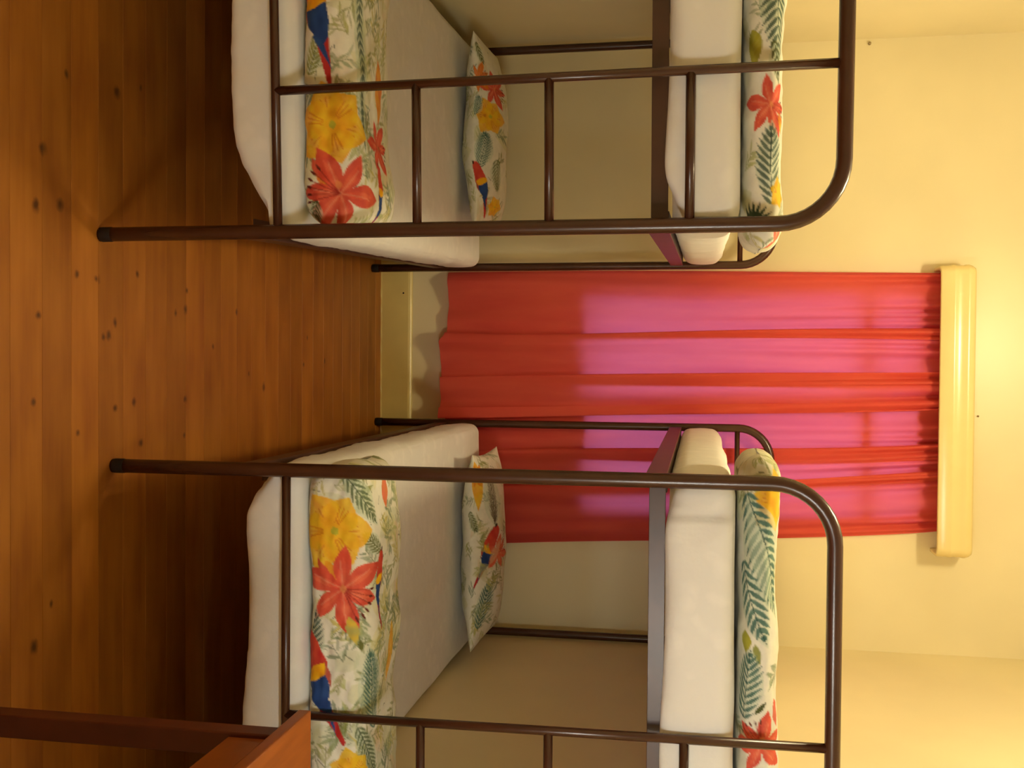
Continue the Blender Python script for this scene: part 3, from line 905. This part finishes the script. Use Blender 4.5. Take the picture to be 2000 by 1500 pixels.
def curtain(section, xtop, xbot, ztop, zbot_fn, yoff, label, seed):
    """section: cross-section control points (x fraction 0..1, y metres towards the room negative)."""
    S = catmull(section, 9)
    ns = len(S); nzv = 120
    V, Fc = [], []
    ln = np.concatenate([[0], np.cumsum(np.hypot(np.diff(S[:, 0]) * 0.6, np.diff(S[:, 1])))])
    for k in range(nzv + 1):
        t = k / nzv                      # 0 top, 1 bottom
        lo = xtop[0] + (xbot[0] - xtop[0]) * t ** 0.8
        hi = xtop[1] + (xbot[1] - xtop[1]) * t ** 0.8
        g = 1.3 * math.exp(-t * 5.5)           # gathers under the rail
        for i in range(ns):
            fx, fy = S[i]
            mono = ln[i] / ln[-1]
            fx = fx + (fx - mono) * (0.22 - 0.5 * t) * math.sin(math.pi * mono)
            zb = zbot_fn(fx)
            z = ztop + (zb - ztop) * t
            x = lo + (hi - lo) * fx + 0.005 * math.sin(z * 3.1 + fx * 12 + seed) * t
            y = yoff + fy * (0.85 + 0.25 * t) + g * 0.014 * math.sin(ln[i] * 118 + 2.0 * math.sin(ln[i] * 31) + seed) + 0.004 * math.sin(z * 6 + fx * 20 + seed)
            y += 0.006 * math.sin(ln[i] * 42 + z * 1.6 + seed) * (1 - 0.5 * t) + 0.004 * math.sin(ln[i] * 75 - z * 2.7 + seed * 2)
            x += 0.010 * math.sin(z * 2.3 + fx * 7 + seed * 3) * math.sin(math.pi * min(max(fx, 0), 1))
            V.append((x, y, z))
    for k in range(nzv):
        for i in range(ns - 1):
            Fc.append((k * ns + i, (k + 1) * ns + i, (k + 1) * ns + i + 1, k * ns + i + 1))
    o = mesh_obj('curtain', V, Fc, M['curtain'], smooth=True)
    tag(o, label, 'curtain', 'pair of thin red curtains')
    return o
# fractions across each panel; folds double back where the cloth lies three deep
sec_l = [(0.0, 0.012), (0.03, -0.004), (0.12, -0.010), (0.26, 0.002), (0.40, 0.008), (0.455, -0.004), (0.478, -0.018), (0.462, -0.026), (0.430, -0.024), (0.418, -0.030), (0.44, -0.037),
         (0.52, -0.030), (0.62, -0.012), (0.70, -0.006), (0.765, -0.010), (0.805, -0.020), (0.80, -0.030), (0.755, -0.030), (0.72, -0.036), (0.735, -0.045), (0.80, -0.042), (0.88, -0.028), (0.95, -0.024), (1.0, -0.034), (0.985, -0.046), (0.93, -0.044)]
def hem_l(f): return 0.318 - 0.022 * smooth(0.42, 0.47, np.float64(f)) - 0.010 * smooth(0.7, 1.0, np.float64(f)) + 0.006 * math.sin(f * 9)
curtain(sec_l, (-0.388, 0.175), (-0.412, 0.243), 2.43, hem_l, YW - 0.042, 'thin red curtain half on the side far from the wooden table', 1.0)
sec_r = [(0.0, 0.0), (0.10, 0.006), (0.22, 0.012), (0.34, 0.006), (0.44, -0.006), (0.462, -0.016), (0.44, -0.024), (0.385, -0.022), (0.37, -0.030), (0.40, -0.036),
         (0.50, -0.022), (0.58, -0.006), (0.635, -0.004), (0.66, -0.014), (0.645, -0.022), (0.60, -0.022), (0.59, -0.030), (0.62, -0.036), (0.72, -0.020), (0.84, -0.008), (0.93, -0.004), (1.0, 0.012)]
def hem_r(f): return 0.30 + 0.012 * math.sin(f * 11 + 1)
curtain(sec_r, (0.10, 0.685), (0.14, 0.825), 2.43, hem_r, YW - 0.026, 'thin red curtain half on the side near the wooden table', 2.3)

# ------------------------------------------------------------------ pelmet: moulded board with rounded corners
PX0, PX1, PY, PZ0, PZ1 = -0.408, 0.772, YW - 0.135, 2.392, 2.528
prof = [(0.0, 0.0), (0.003, 0.004), (0.004, 0.040), (0.0065, 0.050), (0.0065, 0.056), (0.004, 0.064), (0.004, 0.092), (0.007, 0.102), (0.007, 0.112), (0.002, 0.126), (-0.006, 0.136)]
path = [((PX0, YW - 0.001), (-1, 0))]
rc = 0.035
for k in range(9):
    a = math.pi + (math.pi / 2) * k / 8
    path.append(((PX0 + rc + rc * math.cos(a), PY + rc + rc * math.sin(a)), (math.cos(a), math.sin(a))))
for k in range(1, 30):
    path.append(((PX0 + rc + (PX1 - PX0 - 2 * rc) * k / 30, PY), (0, -1)))
for k in range(9):
    a = -math.pi / 2 + (math.pi / 2) * k / 8
    path.append(((PX1 - rc + rc * math.cos(a), PY + rc + rc * math.sin(a)), (math.cos(a), math.sin(a))))
path.append(((PX1, YW - 0.001), (1, 0)))
V, Fc = [], []
kk = len(prof) + 2
for (px, py), (nx_, ny_) in path:
    V.append((px - nx_ * 0.012, py - ny_ * 0.012 * (0 if abs(nx_) == 1 else 1), PZ1 + 0.0))
    V.append((px - nx_ * 0.012, py - ny_ * 0.012 * (0 if abs(nx_) == 1 else 1), PZ0))
    for o_, z_ in prof:
        V.append((px + nx_ * o_, py + ny_ * o_, PZ0 + z_))
for i in range(len(path) - 1):
    for j in range(kk):
        j2 = (j + 1) % kk
        Fc.append((i * kk + j, (i + 1) * kk + j, (i + 1) * kk + j2, i * kk + j2))
pel = empty('pelmet', ((PX0 + PX1) / 2, YW, PZ0))
tag(pel, 'cream moulded pelmet board with rounded corners above the red curtains', 'pelmet')
V = [(v[0] - (PX0 + PX1) / 2, v[1] - YW, v[2] - PZ0) for v in V]
o = mesh_obj('valance_board', V, Fc, M['pelmet'], pel, smooth=True)
bm = bmesh.new(); bm.from_mesh(o.data); bmesh.ops.recalc_face_normals(bm, faces=bm.faces); bm.to_mesh(o.data); bm.free()
hw_ = (PX1 - PX0) / 2
box_obj('top_board', (-hw_ + 0.016, hw_ - 0.016, -0.135 + 0.016, -0.001, 0.118, 0.130), M['pelmet'], pel)
rail = tube('curtain_rail', [(-hw_ + 0.02, -0.062, 0.045), (hw_ - 0.02, -0.062, 0.045)], 0.006, M['brass'], pel, 8)

# small things on the wall
def nail(name, x, z, label, ln, r):
    e_ = tube(name, [(x, YW + 0.004, z), (x, YW - ln, z), (x, YW - ln - 0.0005, z)], r, M['nail'], None, 8)
    tag(e_, label, 'nail')
    return e_
nail('nail', -1.352, 2.121, 'small nail in the wall corner above the bed far from the table', 0.012, 0.006)
nail('nail', 0.204, 2.573, 'tiny nail in the wall just above the pelmet', 0.006, 0.004)

# ------------------------------------------------------------------ wooden table at the edge of the picture
TX, TY, TZ = 0.631, 1.772, 0.75
tw, td = XR - 0.025 - TX, 0.62
tab = empty('wooden_table', (TX, TY - td, 0))
tag(tab, 'red-brown wooden table with square legs in front of the bunk bed', 'table')
box_obj('table_top', (0, tw, 0, td, TZ - 0.024, TZ), M['table'], tab, 0.003, 2)
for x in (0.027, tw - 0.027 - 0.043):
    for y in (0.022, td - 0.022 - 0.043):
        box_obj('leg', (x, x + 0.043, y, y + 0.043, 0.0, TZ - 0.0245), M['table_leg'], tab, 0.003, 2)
for x in (0.034, tw - 0.054):
    box_obj('apron', (x, x + 0.020, 0.066, td - 0.066, TZ - 0.13, TZ - 0.0245), M['table'], tab, 0.002, 1)
for y in (0.03, td - 0.05):
    box_obj('apron', (0.071, tw - 0.071, y, y + 0.020, TZ - 0.13, TZ - 0.0245), M['table'], tab, 0.002, 1)

# paper globe floor lamp by the side wall, outside the picture; it lights the near ends of the beds
dl = empty('floor_lamp', (1.03, 0.70, 0.0))
tag(dl, 'floor lamp with a white paper globe near the wooden table', 'lamp')
lathe('lamp_base', [(0.001, 0.0), (0.13, 0.0), (0.13, 0.014), (0.03, 0.03), (0.014, 0.045), (0.001, 0.045)], M['brass'], dl, n=24)
tube('lamp_pole', [(0, 0, 0.04), (0, 0, 1.22)], 0.010, M['brass'], dl, 10)
lathe('lamp_globe', [(0.001 + 0.15 * math.sin(math.pi * k / 12), 1.36 - 0.15 * math.cos(math.pi * k / 12)) for k in range(13)], M['bulb'], dl, n=24)
ld = bpy.data.lights.new('globe_light', 'POINT')
ld.energy = DESK; ld.color = DESK_COL; ld.shadow_soft_size = 0.162
lo_ = bpy.data.objects.new('globe_light', ld); link(lo_, dl); lo_.location = (0, 0, 1.36)
